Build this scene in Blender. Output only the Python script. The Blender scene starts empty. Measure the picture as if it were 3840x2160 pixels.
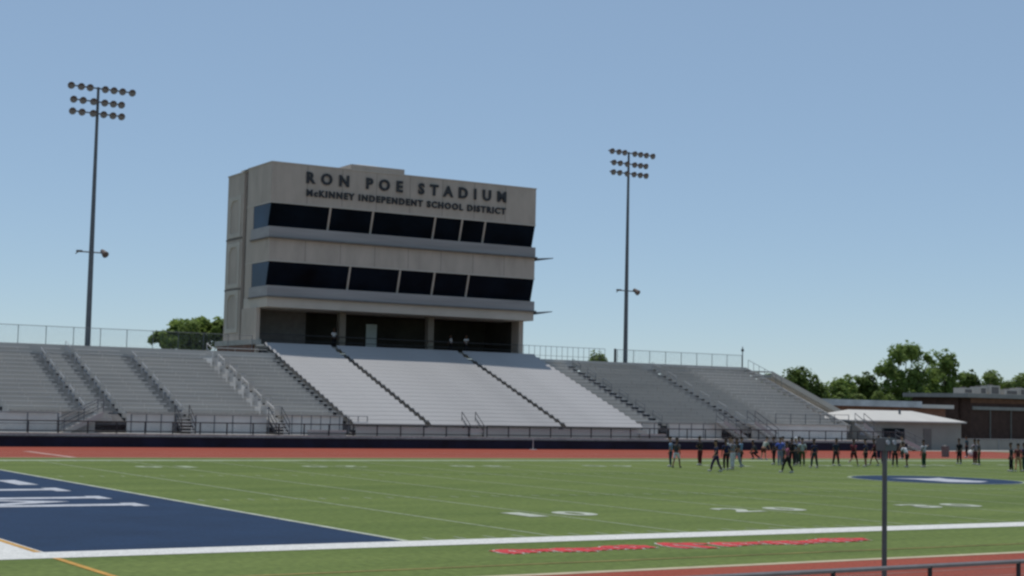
import bpy, bmesh, math, random
from mathutils import Vector, Matrix
R = math.radians
S = bpy.context.scene
C = S.collection
random.seed(7)

# ------------------------------------------------------------------ camera
CAM = Vector((-19.42358, -35.22164, 3.47652)); YAW, PITCH, ROLL, FPX = 0.56678, 0.07465, 0.02247, 5900.0
fw = Vector((math.sin(YAW)*math.cos(PITCH), math.cos(YAW)*math.cos(PITCH), math.sin(PITCH)))
rt = Vector((math.cos(YAW), -math.sin(YAW), 0)); up = rt.cross(fw)
r2 = rt*math.cos(ROLL)+up*math.sin(ROLL); u2 = -rt*math.sin(ROLL)+up*math.cos(ROLL)
cd = bpy.data.cameras.new('camera'); cam = bpy.data.objects.new('camera', cd); C.objects.link(cam)
m = Matrix((r2, u2, -fw)).transposed().to_4x4(); m.translation = CAM
cam.matrix_world = m; cd.sensor_width = 36; cd.lens = FPX/3840*36; cd.clip_end = 5000; cd.clip_start = .1
S.camera = cam

# ------------------------------------------------------------------ world and sun
w = bpy.data.worlds.new('World'); S.world = w; w.use_nodes = True
nt = w.node_tree; sky = nt.nodes.new('ShaderNodeTexSky'); sky.sky_type = 'NISHITA'
SUN_EL, SUN_AZ = 79.0, 2.0
sky.sun_disc = False; sky.sun_elevation = R(SUN_EL); sky.sun_rotation = R(SUN_AZ)
sky.air_density = 0.8; sky.dust_density = 0.1; sky.ozone_density = 3.0; sky.altitude = 200
bg = nt.nodes['Background']; bg.inputs[1].default_value = 0.118
tn = nt.nodes.new('ShaderNodeMix'); tn.data_type = 'RGBA'; tn.blend_type = 'MULTIPLY'; tn.inputs['Factor'].default_value = 1; tn.inputs['B'].default_value = (1.0, 1.0, .95, 1)
nt.links.new(sky.outputs[0], tn.inputs['A']); hz = nt.nodes.new('ShaderNodeMix'); hz.data_type = 'RGBA'; hz.inputs['Factor'].default_value = .55; hz.inputs['B'].default_value = (2.25, 3.12, 4.2, 1)
nt.links.new(tn.outputs['Result'], hz.inputs['A']); nt.links.new(hz.outputs['Result'], bg.inputs[0])
sl = bpy.data.lights.new('sun', 'SUN'); sl.energy = 2.9; sl.angle = R(.5); sl.color = (1, .95, .88)
so = bpy.data.objects.new('sun', sl); C.objects.link(so)
sd = Vector((math.sin(R(SUN_AZ))*math.cos(R(SUN_EL)), math.cos(R(SUN_AZ))*math.cos(R(SUN_EL)), math.sin(R(SUN_EL))))
so.rotation_euler = sd.to_track_quat('Z', 'Y').to_euler(); so.location = (0, 0, 60)
S.view_settings.view_transform = 'Standard'; S.view_settings.look = 'None'
S.view_settings.exposure = 0.12
S.cycles.filter_width = 2.6
S.cycles.max_bounces = 6; S.cycles.transparent_max_bounces = 24

# ------------------------------------------------------------------ materials
def mat(name, col, rough=.8, var=.12, scale=3.0, metal=0.0, bump=0.0, spec=.3, stretch=None, col2=None, fine=0, trans=0):
    m = bpy.data.materials.new(name); m.use_nodes = True; t = m.node_tree; b = t.nodes['Principled BSDF']
    b.inputs['Roughness'].default_value = rough; b.inputs['Metallic'].default_value = metal
    b.inputs['Specular IOR Level'].default_value = spec
    tc = t.nodes.new('ShaderNodeTexCoord'); mp = t.nodes.new('ShaderNodeMapping')
    if stretch: mp.inputs['Scale'].default_value = stretch
    t.links.new(tc.outputs['Object'], mp.inputs[0])
    n = t.nodes.new('ShaderNodeTexNoise'); n.inputs['Scale'].default_value = scale; n.inputs['Detail'].default_value = 6
    n.inputs['Roughness'].default_value = .6
    t.links.new(mp.outputs[0], n.inputs[0])
    mx = t.nodes.new('ShaderNodeMix'); mx.data_type = 'RGBA'
    c2 = col2 or tuple(c*(1-var*2) for c in col); c1 = col if col2 else tuple(min(1, c*(1+var)) for c in col)
    mx.inputs['A'].default_value = (*c1, 1); mx.inputs['B'].default_value = (*c2, 1)
    rp = t.nodes.new('ShaderNodeMapRange'); rp.inputs[1].default_value = .3; rp.inputs[2].default_value = .7
    t.links.new(n.outputs[0], rp.inputs[0]); t.links.new(rp.outputs[0], mx.inputs['Factor'])
    out = mx.outputs['Result']
    if fine:
        n2 = t.nodes.new('ShaderNodeTexNoise'); n2.inputs['Scale'].default_value = fine; n2.inputs['Detail'].default_value = 4
        t.links.new(tc.outputs['Object'], n2.inputs[0])
        hs = t.nodes.new('ShaderNodeHueSaturation'); mr = t.nodes.new('ShaderNodeMapRange')
        mr.inputs[1].default_value = .3; mr.inputs[2].default_value = .7; mr.inputs[3].default_value = .78; mr.inputs[4].default_value = 1.22
        t.links.new(n2.outputs[0], mr.inputs[0]); t.links.new(mr.outputs[0], hs.inputs['Value']); t.links.new(out, hs.inputs['Color'])
        out = hs.outputs[0]
    t.links.new(out, b.inputs['Base Color'])
    if bump:
        bp = t.nodes.new('ShaderNodeBump'); bp.inputs['Strength'].default_value = bump; bp.inputs['Distance'].default_value = .02
        t.links.new(n.outputs[0], bp.inputs['Height']); t.links.new(bp.outputs[0], b.inputs['Normal'])
    return m

def mesh_mat(name, col, pitch, wire, plane='XZ'):
    """woven wire fabric: diamonds of open air between wires"""
    m = bpy.data.materials.new(name); m.use_nodes = True; t = m.node_tree; b = t.nodes['Principled BSDF']
    b.inputs['Base Color'].default_value = (*col, 1); b.inputs['Roughness'].default_value = .5; b.inputs['Metallic'].default_value = .3
    tc = t.nodes.new('ShaderNodeTexCoord'); sp = t.nodes.new('ShaderNodeSeparateXYZ'); t.links.new(tc.outputs['Object'], sp.inputs[0])
    def M(op, a, c=None):
        n = t.nodes.new('ShaderNodeMath'); n.operation = op
        for i, v in enumerate((a, c)):
            if v is None: continue
            if isinstance(v, (int, float)): n.inputs[i].default_value = v
            else: t.links.new(v, n.inputs[i])
        return n.outputs[0]
    h = M('ADD', sp.outputs['X'], sp.outputs['Y'])
    ws = []
    for op in ('ADD', 'SUBTRACT'):
        s = M(op, h, sp.outputs['Z']); f = M('FRACT', M('DIVIDE', s, pitch)); ws.append(M('LESS_THAN', f, wire))
    a = M('MAXIMUM', ws[0], ws[1]); t.links.new(a, b.inputs['Alpha'])
    return m

M = {
 'turf': mat('turf', (.128, .168, .046), .9, .1, .16, col2=(.076, .112, .026), fine=5, spec=.15, stretch=(.25, 2.2, 1)),
 'turf_blue': mat('turf_blue', (.0105, .030, .072), .85, .1, .4, fine=9, spec=.2),
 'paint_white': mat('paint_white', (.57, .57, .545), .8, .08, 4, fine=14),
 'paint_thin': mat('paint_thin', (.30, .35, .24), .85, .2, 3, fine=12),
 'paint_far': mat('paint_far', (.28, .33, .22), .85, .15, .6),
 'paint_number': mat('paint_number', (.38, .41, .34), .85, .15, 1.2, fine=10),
 'paint_silver': mat('paint_silver', (.40, .42, .46), .8, .15, 1, fine=10),
 'paint_orange': mat('paint_orange', (.46, .25, .05), .8, .15, 2),
 'paint_orange_worn': mat('paint_orange_worn', (.27, .21, .07), .85, .3, .6),
 'paint_red': mat('paint_red', (.5, .035, .04), .8, .15, 2),
 'track': mat('track', (.255, .064, .042), .9, .08, .3, fine=11, spec=.1, stretch=(.3, 2, 1)),
 'track_line': mat('track_line', (.42, .26, .22), .85, .2, 1),
 'kerb': mat('kerb', (.42, .36, .25), .9, .1, 2),
 'earth': mat('earth', (.16, .16, .09), .95, .25, .05, fine=.7),
 'concrete': mat('concrete', (.40, .385, .35), .9, .1, .7, bump=.2, fine=6),
 'paving': mat('paving', (.33, .31, .28), .9, .12, .4, fine=4),
 'facade': mat('facade', (.455, .398, .34), .92, .08, .8, fine=0, stretch=(1, 1, .35)),
 'facade_light': mat('facade_light', (.50, .46, .40), .9, .05, .5),
 'joint': mat('joint', (.16, .15, .14), .95, .1, 2),
 'metal_strip': mat('metal_strip', (.31, .30, .295), .55, .1, .5, metal=.0, stretch=(.3, 1, 4)),
 'glass': mat('glass', (.004, .008, .014), .3, .3, .3, spec=.04),
 'glass_sky_tint': mat('glass_sky_tint', (.012, .040, .085), .3, .2, .3, spec=.10),  # sky reflection on the end panes put into the base colour as blue
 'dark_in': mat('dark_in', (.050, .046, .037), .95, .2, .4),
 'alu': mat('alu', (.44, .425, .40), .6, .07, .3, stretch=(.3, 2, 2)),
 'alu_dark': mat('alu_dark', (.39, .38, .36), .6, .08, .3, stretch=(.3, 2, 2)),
 'alu_light': mat('alu_light', (.66, .645, .62), .5, .08, .5),
 'seat_light': mat('seat_light', (.35, .345, .345), .6, .10, .25, stretch=(.4, 1.5, 1.5)),
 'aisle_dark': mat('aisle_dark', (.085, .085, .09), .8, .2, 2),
 'bench': mat('bench', (.66, .64, .61), .6, .07, .3, stretch=(.3, 2, 2)),
 'aisle_mid': mat('aisle_mid', (.30, .29, .275), .8, .2, 2),
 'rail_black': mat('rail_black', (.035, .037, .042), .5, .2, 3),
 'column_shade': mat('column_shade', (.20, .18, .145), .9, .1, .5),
 'rail_near': mat('rail_near', (.20, .19, .195), .45, .1, 3),
 'rail_grey': mat('rail_grey', (.36, .37, .38), .45, .1, 3),
 'navy': mat('navy', (.006, .011, .030), .7, .3, .6),
 'post_dark': mat('post_dark', (.11, .12, .12), .5, .15, 2),
 'paint_edge': mat('paint_edge', (.48, .44, .40), .85, .15, 2),
 'pole': mat('pole', (.13, .145, .16), .5, .15, .5),
 'lamp': mat('lamp', (.12, .09, .08), .45, .25, 3),
 'lamp_glass': mat('lamp_glass', (.20, .18, .17), .15, .1, 3, spec=.6),
 'fence_mesh': mesh_mat('fence_mesh', (.17, .18, .19), .055, .10),
 'rear_mesh': mesh_mat('rear_mesh', (.22, .25, .27), .055, .055),
 'shed_roof': mat('shed_roof', (.50, .485, .45), .6, .04, .5),
 'shed_wall': mat('shed_wall', (.27, .265, .24), .9, .06, .5),
 'brick': mat('brick', (.075, .042, .034), .9, .15, 1.2, fine=6),
 'brick_red': mat('brick_red', (.17, .085, .055), .9, .15, 1.2, fine=6),
 'roof_grey': mat('roof_grey', (.28, .27, .26), .8, .1, .7),
 'silver': mat('silver', (.45, .48, .5), .5, .2, .4),
 'bark': mat('bark', (.09, .07, .05), .95, .2, 4),
 'door_white': mat('door_white', (.62, .70, .70), .6, .04, 2),
}
def leafmat(name, a, b):
    m = mat(name, a, .7, .1, .5, col2=b, fine=3, spec=.2)
    t = m.node_tree; p = t.nodes['Principled BSDF']; tr = t.nodes.new('ShaderNodeBsdfTranslucent'); mx = t.nodes.new('ShaderNodeMixShader'); mx.inputs[0].default_value = .5
    t.links.new(p.inputs['Base Color'].links[0].from_socket, tr.inputs[0]); t.links.new(p.outputs[0], mx.inputs[1]); t.links.new(tr.outputs[0], mx.inputs[2])
    t.links.new(mx.outputs[0], t.nodes['Material Output'].inputs[0])
    return m
M['leaf_dark'] = leafmat('leaf_dark', (.09, .14, .03), (.13, .18, .048))
M['leaf_mid'] = leafmat('leaf_mid', (.16, .235, .048), (.20, .27, .08))
M['leaf_light'] = leafmat('leaf_light', (.16, .23, .05), (.20, .25, .09))

# ------------------------------------------------------------------ helpers
def root_loc(o):
    while o.parent: o = o.parent
    return Vector(o.location)
class MB:
    def __init__(s): s.v, s.f = [], []
    def add(s, vs, fs):
        n = len(s.v); s.v += [tuple(v) for v in vs]; s.f += [tuple(i+n for i in f) for f in fs]; return s
    def box(s, x0, x1, y0, y1, z0, z1):
        return s.add([(x0,y0,z0),(x1,y0,z0),(x1,y1,z0),(x0,y1,z0),(x0,y0,z1),(x1,y0,z1),(x1,y1,z1),(x0,y1,z1)],
              [(0,3,2,1),(4,5,6,7),(0,1,5,4),(1,2,6,5),(2,3,7,6),(3,0,4,7)])
    def quad(s, a, b, c, d): return s.add([a,b,c,d], [(0,1,2,3)])
    def rect(s, x0, x1, y0, y1, z): return s.quad((x0,y0,z),(x1,y0,z),(x1,y1,z),(x0,y1,z))
    def cyl(s, a, b, r, r2=None, n=8, cap=True):
        a, b = Vector(a), Vector(b); r2 = r if r2 is None else r2; d = (b-a).normalized()
        t = d.orthogonal().normalized(); u = d.cross(t); vs = []
        for k, (p, q) in enumerate(((a, r), (b, r2))):
            for i in range(n):
                an = 2*math.pi*i/n; vs.append(p+t*q*math.cos(an)+u*q*math.sin(an))
        fs = [(i, (i+1) % n, n+(i+1) % n, n+i) for i in range(n)]
        if cap: fs += [tuple(range(n-1, -1, -1)), tuple(range(n, 2*n))]
        return s.add(vs, fs)
    def prism(s, poly, x0, x1):     # poly in (y, z), extruded along x
        n = len(poly); vs = [(x0, y, z) for y, z in poly]+[(x1, y, z) for y, z in poly]
        return s.add(vs, [(i, (i+1) % n, n+(i+1) % n, n+i) for i in range(n)]+[tuple(range(n-1,-1,-1)), tuple(range(n, 2*n))])
    def ball(s, c, rx, ry, rz, n=8, mrow=5):
        vs = [(c[0], c[1], c[2]+rz)]; fs = []
        for j in range(1, mrow):
            th = math.pi*j/mrow
            for i in range(n):
                an = 2*math.pi*i/n; vs.append((c[0]+rx*math.sin(th)*math.cos(an), c[1]+ry*math.sin(th)*math.sin(an), c[2]+rz*math.cos(th)))
        vs.append((c[0], c[1], c[2]-rz)); L = len(vs)-1
        for i in range(n):
            fs.append((0, 1+i, 1+(i+1) % n)); fs.append((L, L-n+(i+1) % n, L-n+i))
            for j in range(mrow-2):
                a = 1+j*n; fs.append((a+i, a+n+i, a+n+(i+1) % n, a+(i+1) % n))
        return s.add(vs, fs)
    def build(s, name, m, parent=None, smooth=False, label=None, **kw):
        me = bpy.data.meshes.new(name); off = root_loc(parent) if parent else Vector((0, 0, 0))
        me.from_pydata([Vector(v)-off for v in s.v], [], s.f); me.update()
        bm = bmesh.new(); bm.from_mesh(me); bmesh.ops.recalc_face_normals(bm, faces=bm.faces) if not kw.pop('keep', False) else None
        bm.to_mesh(me); bm.free()
        if smooth: me.polygons.foreach_set('use_smooth', [True]*len(me.polygons))
        o = bpy.data.objects.new(name, me); C.objects.link(o); o.parent = parent
        me.materials.append(M[m] if isinstance(m, str) else m)
        if label: o['label'] = label
        for k, v in kw.items(): o[k] = v
        return o
def thing(name, label, cat, loc=(0, 0, 0), group=None):
    o = bpy.data.objects.new(name, None); C.objects.link(o); o.location = loc; o['label'] = label; o['category'] = cat
    o.empty_display_size = .5
    if group: o['group'] = group
    return o
def copy_part(o, parent, d=(0, 0, 0)):
    c = o.copy(); C.objects.link(c); c.parent = parent; c.location = Vector(o.location)+Vector(d); return c
def copy_tree(o, parent=None):
    c = o.copy(); C.objects.link(c); c.parent = parent
    for ch in list(o.children): copy_tree(ch, c)
    return c
def flat(z, pts): return [(x, y, z) for x, y in pts]
def ray(u, v): return fw + r2*((u-1920)/FPX) - u2*((v-1080)/FPX)
def onY(u, v, Y): d = ray(u, v); return CAM + d*((Y-CAM.y)/d.y)
def onZ(u, v, Z=0.0): d = ray(u, v); return CAM + d*((Z-CAM.z)/d.z)

# ------------------------------------------------------------------ ground, field, track
YD = .9144; FW = 48.77; FL = 100*YD
MB().rect(-900, 1300, -300, 1800, -.03).build('ground', 'earth', kind='structure')
CX0, CX1, CY = -4.0, 95.5, (53.0-7.7)/2
def stadium_ring(r_in, r_out, z, n=40):
    b = MB()
    def pts(r):
        o = [(CX1, CY-r)]
        o += [(CX1+r*math.sin(a), CY-r*math.cos(a)) for a in [math.pi*i/n for i in range(1, n)]]
        o += [(CX1, CY+r), (CX0, CY+r)]
        o += [(CX0-r*math.sin(a), CY+r*math.cos(a)) for a in [math.pi*i/n for i in range(1, n)]]
        o += [(CX0, CY-r)]
        return o
    a, c = pts(r_in), pts(r_out); k = len(a)
    for i in range(k):
        j = (i+1) % k; b.quad((*a[i], z), (*c[i], z), (*c[j], z), (*a[j], z))
    return b
RI = (53.0+7.7)/2
fb = MB(); n = 40
pts = [(CX1+RI*math.sin(math.pi*i/n), CY-RI*math.cos(math.pi*i/n)) for i in range(n+1)]+[(CX0-RI*math.sin(math.pi*i/n), CY+RI*math.cos(math.pi*i/n)) for i in range(n+1)]
fb.add(flat(0, pts), [tuple(range(len(pts)))])
field = fb.build('field', 'turf', kind='structure')
stadium_ring(RI, RI+.32, .012).build('track_kerb', 'kerb', kind='structure')
track = stadium_ring(RI+.30, RI+.3+8*1.22, .006).build('track', 'track', kind='structure')
MB().rect(-60, 104, 62.6, 71.55, .002).build('track_apron', 'track', kind='structure')
MB().rect(-60, 104, -19.0, -17.0, -.01).build('path', 'paving', kind='structure')
MB().rect(88.6, 150, 71.6, 112, .004).build('paving', 'paving', kind='structure')
tl = MB()
for k in range(1, 9):
    r = RI+.3+k*1.22; s = stadium_ring(r-.025, r+.025, .012); tl.add(s.v, s.f)
tl.rect(7.6, 8.1, 53.2, 62.9, .013)
tl.build('lane_lines', 'track_line', track)

bl = MB(); bl.rect(-10*YD, 0, 0, FW, .004); bl.rect(FL, FL+10*YD, 0, FW, .004); ez = bl.build('end_zone', 'turf_blue', field)
# white border
B = 1.33; wb = MB(); x0, x1 = -10*YD, FL+10*YD
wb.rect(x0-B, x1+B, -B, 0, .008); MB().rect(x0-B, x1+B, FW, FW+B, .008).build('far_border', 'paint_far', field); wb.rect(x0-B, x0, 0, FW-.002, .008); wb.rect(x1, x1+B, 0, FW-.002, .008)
wb.build('field_border', 'paint_white', field)
g = MB(); g.rect(-.10, .10, 0, FW, .012); g.rect(FL-.1, FL+.1, 0, FW, .012); g.build('goal_line', 'paint_number', field)
yl = MB()
for k in range(1, 20): yl.rect(k*5*YD-.055, k*5*YD+.055, .1, FW-.1, .008)
yl.build('yard_lines', 'paint_thin', field)
hm = MB()
for k in range(1, 100):
    if k % 5 == 0:
        for y in (FW/3, FW*2/3): hm.rect(k*YD-.3, k*YD+.3, y-.05, y+.05, .012)
        continue
    for y in (.15, FW-.76, FW/3-.3, FW*2/3-.3): hm.rect(k*YD-.05, k*YD+.05, y, y+.61, .010)
hm.build('hash_marks', 'paint_thin', field)

def glyph_mesh(txt, size=1.0, extrude=0.0, offset=0.0, space=1.0):
    cu = bpy.data.curves.new('t', 'FONT'); cu.body = txt; cu.size = size; cu.extrude = extrude; cu.offset = offset; cu.space_character = space
    cu.resolution_u = 3
    o = bpy.data.objects.new('t', cu); C.objects.link(o); bpy.context.view_layer.update()
    dg = bpy.context.evaluated_depsgraph_get(); me = bpy.data.meshes.new_from_object(o.evaluated_get(dg))
    vs = [tuple(v.co) for v in me.vertices]; fs = [tuple(p.vertices) for p in me.polygons]
    bpy.data.objects.remove(o); bpy.data.curves.remove(cu); bpy.data.meshes.remove(me)
    return vs, fs
def glyph_fit(ch, w, h, off=.03):
    vs, fs = glyph_mesh(ch, 1, 0, off); xs = [v[0] for v in vs]; ys = [v[1] for v in vs]
    a, b, c, d = min(xs), max(xs), min(ys), max(ys)
    if ch == '1': w *= .55
    return [((x-a)/(b-a)*w, (y-c)/(d-c)*h) for x, y, z in vs], fs, w
fn, fr_ = MB(), MB()
for k in (1, 2, 3, 4, 5, 6, 7, 8, 9):
    num = (k if k <= 5 else 10-k); X = k*10*YD
    for far in (0, 1):
        for side, ch in ((-1, str(num)), (1, '0')):
            ps, fs, wd = glyph_fit(ch, 1.35, 1.83, .04)
            ox = -.45-wd if side < 0 else .45
            vs = []
            for px, py in ps:
                lx, ly = ox+px, py-.915
                if far: lx, ly = -lx, -ly
                vs.append((X+lx, (7.32 if not far else FW-7.32)+ly, .014))
            (fr_ if far else fn).add(vs, fs)
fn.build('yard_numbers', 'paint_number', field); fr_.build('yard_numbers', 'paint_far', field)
# end zone letters M I S D : feet towards the goal line (x = -1.75), heads towards the end line
el = MB(); XF, XH, z = -1.75, -7.3, .010
def E_rect(h0, h1, y0, y1):   # h: 0 at feet, 1 at head
    xa, xb = XF+(XH-XF)*h0, XF+(XH-XF)*h1; el.quad((xa, y0, z), (xb, y0, z), (xb, y1, z), (xa, y1, z))
def E_poly(pp): el.add([(XF+(XH-XF)*h, y, z) for h, y in pp], [tuple(range(len(pp)))])
for y in (14.3, 18.0): E_rect(0, 1, y, y+.85); E_rect(-.004, .09, y-.35, y-.004); E_rect(-.004, .09, y+.854, y+1.2)
E_poly([(1, 15.16), (.78, 15.16), (.32, 16.55), (.56, 16.55)]); E_poly([(1, 17.99), (.78, 17.99), (.32, 16.56), (.56, 16.56)])
E_rect(0, 1, 22.8, 23.7); E_rect(0, .1, 22.2, 22.796); E_rect(0, .1, 23.704, 24.3); E_rect(.9, 1, 22.2, 22.796); E_rect(.9, 1, 23.704, 24.3)
E_rect(0, .14, 26.4, 29.9); E_rect(.43, .57, 26.4, 29.9); E_rect(.86, 1, 26.4, 29.9); E_rect(.144, .426, 29.05, 29.9); E_rect(.574, .856, 26.4, 27.25)
E_rect(0, 1, 32.2, 33.05); E_rect(0, .13, 33.054, 35.2); E_rect(.87, 1, 33.054, 35.2); E_rect(.134, .866, 35.2, 35.95)
el.build('end_zone_lettering', 'paint_silver', field)
# midfield emblem: blue disc with pale ring and silver centre mark
def disc(b, cx, cy, rx, ry, z, n=36, r0=0):
    if r0 == 0: b.add([(cx+rx*math.cos(2*math.pi*i/n), cy+ry*math.sin(2*math.pi*i/n), z) for i in range(n)], [tuple(range(n))])
    else:
        for i in range(n):
            a, c = 2*math.pi*i/n, 2*math.pi*(i+1)/n
            b.quad((cx+rx*math.cos(a), cy+ry*math.sin(a), z), (cx+rx*math.cos(c), cy+ry*math.sin(c), z), (cx+r0*rx*math.cos(c), cy+r0*ry*math.sin(c), z), (cx+r0*rx*math.cos(a), cy+r0*ry*math.sin(a), z))
    return b
ex, ey = 45.9, 24.4
em = disc(MB(), ex, ey, 4.5, 4.5, .016).build('midfield_emblem', 'turf_blue', field)
disc(MB(), ex, ey, 4.7, 4.7, .016, r0=.958).build('emblem_ring', 'paint_thin', em)
q = MB(); q.add([(ex+a, ey+b, .022) for a, b in ((-1.6, -2.4), (0, -3.0), (1.6, -2.2), (1.3, .4), (1.9, 1.5), (.4, 1.0), (-.4, 1.2), (-1.9, 1.6), (-1.3, .2))], [tuple(range(9))])
q.build('emblem_mark', 'paint_silver', em)
# soccer lines
MB().rect(-9.36, -9.2, -6.0, -1.34, .010).rect(-9.36, -9.2, 0.02, FW, .012).build('soccer_goal_line', 'paint_orange', field)
MB().rect(-9.36, FL+9.4, -6.05, -5.93, .010).rect(-9.36, FL+9.4, FW+2.4, FW+2.52, .010).build('soccer_side_line', 'paint_orange_worn', field)
# red brush-like lettering outside the near sideline (illegible in the photo): red strokes with white edging
rl_w, rl_r = MB(), MB()
def script_ribbon(b, x0, x1, cyc, amp, yc, wd, z0, z1, ph=0.0, n=None):
    n = n or cyc*14; pts_ = []
    for i in range(n+1):
        t = i/n; a = 2*math.pi*cyc*t+ph
        am = amp*(1+.35*math.sin(t*17+ph))
        pts_.append(Vector((x0+(x1-x0)*t+.17*math.sin(a), yc+am*math.cos(a)+.10*math.sin(t*9), z0+(z1-z0)*t)))
    for i in range(n):
        p, q = pts_[i], pts_[i+1]; d = (q-p); d.z = 0; d.normalize(); nn = Vector((-d.y, d.x, 0))*wd*(.75+.5*abs(d.y)); e = d*.012
        b.quad(p-nn-e, q-nn+e, q+nn+e, p+nn-e)
for x0_, x1_, cyc, amp, yc, ph in ((.6, 5.2, 9, .30, -3.42, 0), (5.65, 6.9, 2, .62, -3.52, 1.2), (7.15, 12.6, 10, .32, -3.55, .6)):
    script_ribbon(rl_w, x0_, x1_, cyc, amp*1.1, yc, .19, .0092, .0112, ph); script_ribbon(rl_r, x0_, x1_, cyc, amp*1.1, yc, .135, .0150, .0200, ph)
rl_w.build('sideline_lettering_edge', 'paint_edge', field); rl_r.build('sideline_lettering', 'paint_red', field)

# ------------------------------------------------------------------ grandstand
ROW, RISE = .84, .3125
def rowY(k): return 74.3+ROW*k
def rowZ(k): return 2.45+RISE*k
gs = thing('grandstand', 'long stepped aluminium grandstand on the far side of the field below the press box', 'grandstand', (49, 71.6, 0))
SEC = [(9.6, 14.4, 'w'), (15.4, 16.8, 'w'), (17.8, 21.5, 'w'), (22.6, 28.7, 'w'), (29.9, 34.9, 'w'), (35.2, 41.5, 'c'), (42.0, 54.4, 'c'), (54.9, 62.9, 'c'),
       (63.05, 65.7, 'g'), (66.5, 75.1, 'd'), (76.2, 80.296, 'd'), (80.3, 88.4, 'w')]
def stepped(x0, x1, k0, k1, dz=-.42, m='alu', name='seating_deck', parent=gs, th=.04):
    b = MB()
    for k in range(k0, k1+1):
        y, z = rowY(k), rowZ(k)+dz
        b.box(x0, x1, y-.34, y+ROW-.34, z-th, z)
        b.box(x0+.003, x1-.003, y-.34-.02, y-.34, z-RISE-.02, z-.001)
    return b.build(name, m, parent)
protos = {}
for (a, c, t) in SEC:
    k0, k1 = (0, 15 if a < 30 else 17) if t != 'c' else (-2, 18)
    if 29 < a < 35: k1 = 17
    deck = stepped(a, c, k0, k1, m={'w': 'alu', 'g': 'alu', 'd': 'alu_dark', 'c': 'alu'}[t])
    b = MB(); y, z = rowY(k0), rowZ(k0)
    if t == 'c':
        b.box(a+.02, c-.02, y-.12, y+.26, z-.05, z)
        # reclined continuous chair backs
        b.prism([(y+.09, z+.05), (y+.11, z+.02), (y+.50, z+.315), (y+.48, z+.345)], a+.02, c-.02)
        nb = int((c-a)/.5)
    else:
        b.box(a+.02, c-.02, y-.12, y+.14, z-.045, z)
        for i in range(int((c-a)/1.8)+1):
            xx = a+.3+i*1.8
            if xx < c-.1: b.box(xx-.012, xx+.012, y+.06, y+.10, z-.42, z-.046)
    br = b.build('bench_row', 'seat_light' if t == 'c' else ('alu' if t == 'd' else 'bench'), deck)
    for k in range(k0+1, k1+1): copy_part(br, deck, (0, ROW*(k-k0), RISE*(k-k0)))
# aisles: half-height steps with a centre rail
for (a, c, k0, k1, m) in [(14.4, 15.4, 0, 15, 'aisle_mid'), (16.8, 17.8, 2, 15, 'aisle_mid'), (21.5, 22.6, 0, 15, 'aisle_mid'), (28.7, 29.9, 0, 16, 'alu_light'), (34.9, 35.2, -1, 18, 'aisle_dark'),
                       (41.5, 42.0, -2, 18, 'aisle_dark'), (54.4, 54.9, -2, 18, 'aisle_dark'), (65.7, 66.5, 0, 17, 'aisle_dark'), (75.1, 76.2, 0, 17, 'aisle_mid')]:
    b = MB()
    for k in range(k0, k1+1):
        y, z = rowY(k)-.34, rowZ(k)-.42
        b.box(a+.004, c-.004, y-.02, y+.42, z-RISE-.25, z-RISE/2-.01); b.box(a+.004, c-.004, y+.42, y+ROW-.02, z-.5, z-.01)
    b.build('aisle', m, gs)
    if c-a > .55:
        r = MB(); xm = (a+c)/2
        for k in range(max(k0, 0), k1, 3):
            y0, z0 = rowY(k)-.1, rowZ(k)-.42; y1, z1 = y0+ROW*1.6, z0+RISE*1.6
            for (yy, zz) in ((y0, z0), (y1, z1)): r.cyl((xm, yy, zz), (xm, yy, zz+.85), .025, n=5)
            r.cyl((xm, y0, z0+.85), (xm, y1, z1+.85), .025, n=5); r.cyl((xm, y0, z0+.45), (xm, y1, z1+.45), .02, n=5)
        r.build('aisle_handrail', 'alu_light' if m == 'alu_light' else ('rail_grey' if m == 'aisle_mid' else 'pole'), gs)
# light guard panels beside the aisle left of the middle block
for k in range(0, 14, 2):
    y, z = rowY(k), rowZ(k)
    for xx in (28.72, 29.84): MB().box(xx, xx+.04, y, y+1.05, z-.1, z+.62).build('guard_panel', 'alu', gs)
# closed underside following the slope
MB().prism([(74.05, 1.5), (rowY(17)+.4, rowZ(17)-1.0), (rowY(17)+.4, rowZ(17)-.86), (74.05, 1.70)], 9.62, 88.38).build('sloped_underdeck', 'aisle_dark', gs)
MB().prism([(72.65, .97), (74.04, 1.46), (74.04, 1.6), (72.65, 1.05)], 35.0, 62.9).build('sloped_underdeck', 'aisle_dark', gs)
# front walkway and fascia
wk = MB(); wk.box(-12, 93.5, 71.62, 74.0, .74, .95); wk.build('front_walkway', 'concrete', gs)
for a, c in ((-12, 13.2), (17.9, 21.4), (22.7, 28.6), (30.0, 34.9)): MB().box(a, c, 73.90, 73.98, .951, 2.36).build('front_fascia', 'alu_light', gs)
for a, c in ((63.0, 65.4), (66.7, 72.6), (76.2, 88.0)): MB().box(a, c, 73.90, 73.98, .951, 2.30).build('front_fascia', 'alu_light', gs)
MB().box(13.2, 15.6, 73.90, 73.98, .951, 2.36).build('front_fascia', 'alu', gs)
MB().box(9, 89, 75.4, 75.5, 0, 1.9).build('underside_shade_sheet', 'rail_black', gs)  # black sheet added behind the front openings, stands in for deep shade
for a, c in ((9.6, 16.8), (17.8, 34.9), (63.0, 75.2), (76.2, 88.4)): MB().box(a, c, 73.72, 74.0, 2.38 if a < 40 else 2.32, 2.46 if a < 40 else 2.40).build('front_cap', 'concrete', gs)
f = MB(); f.box(35.2, 62.9, 72.2, 72.26, .951, 1.62); f.build('center_fascia', 'alu', gs)
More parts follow.
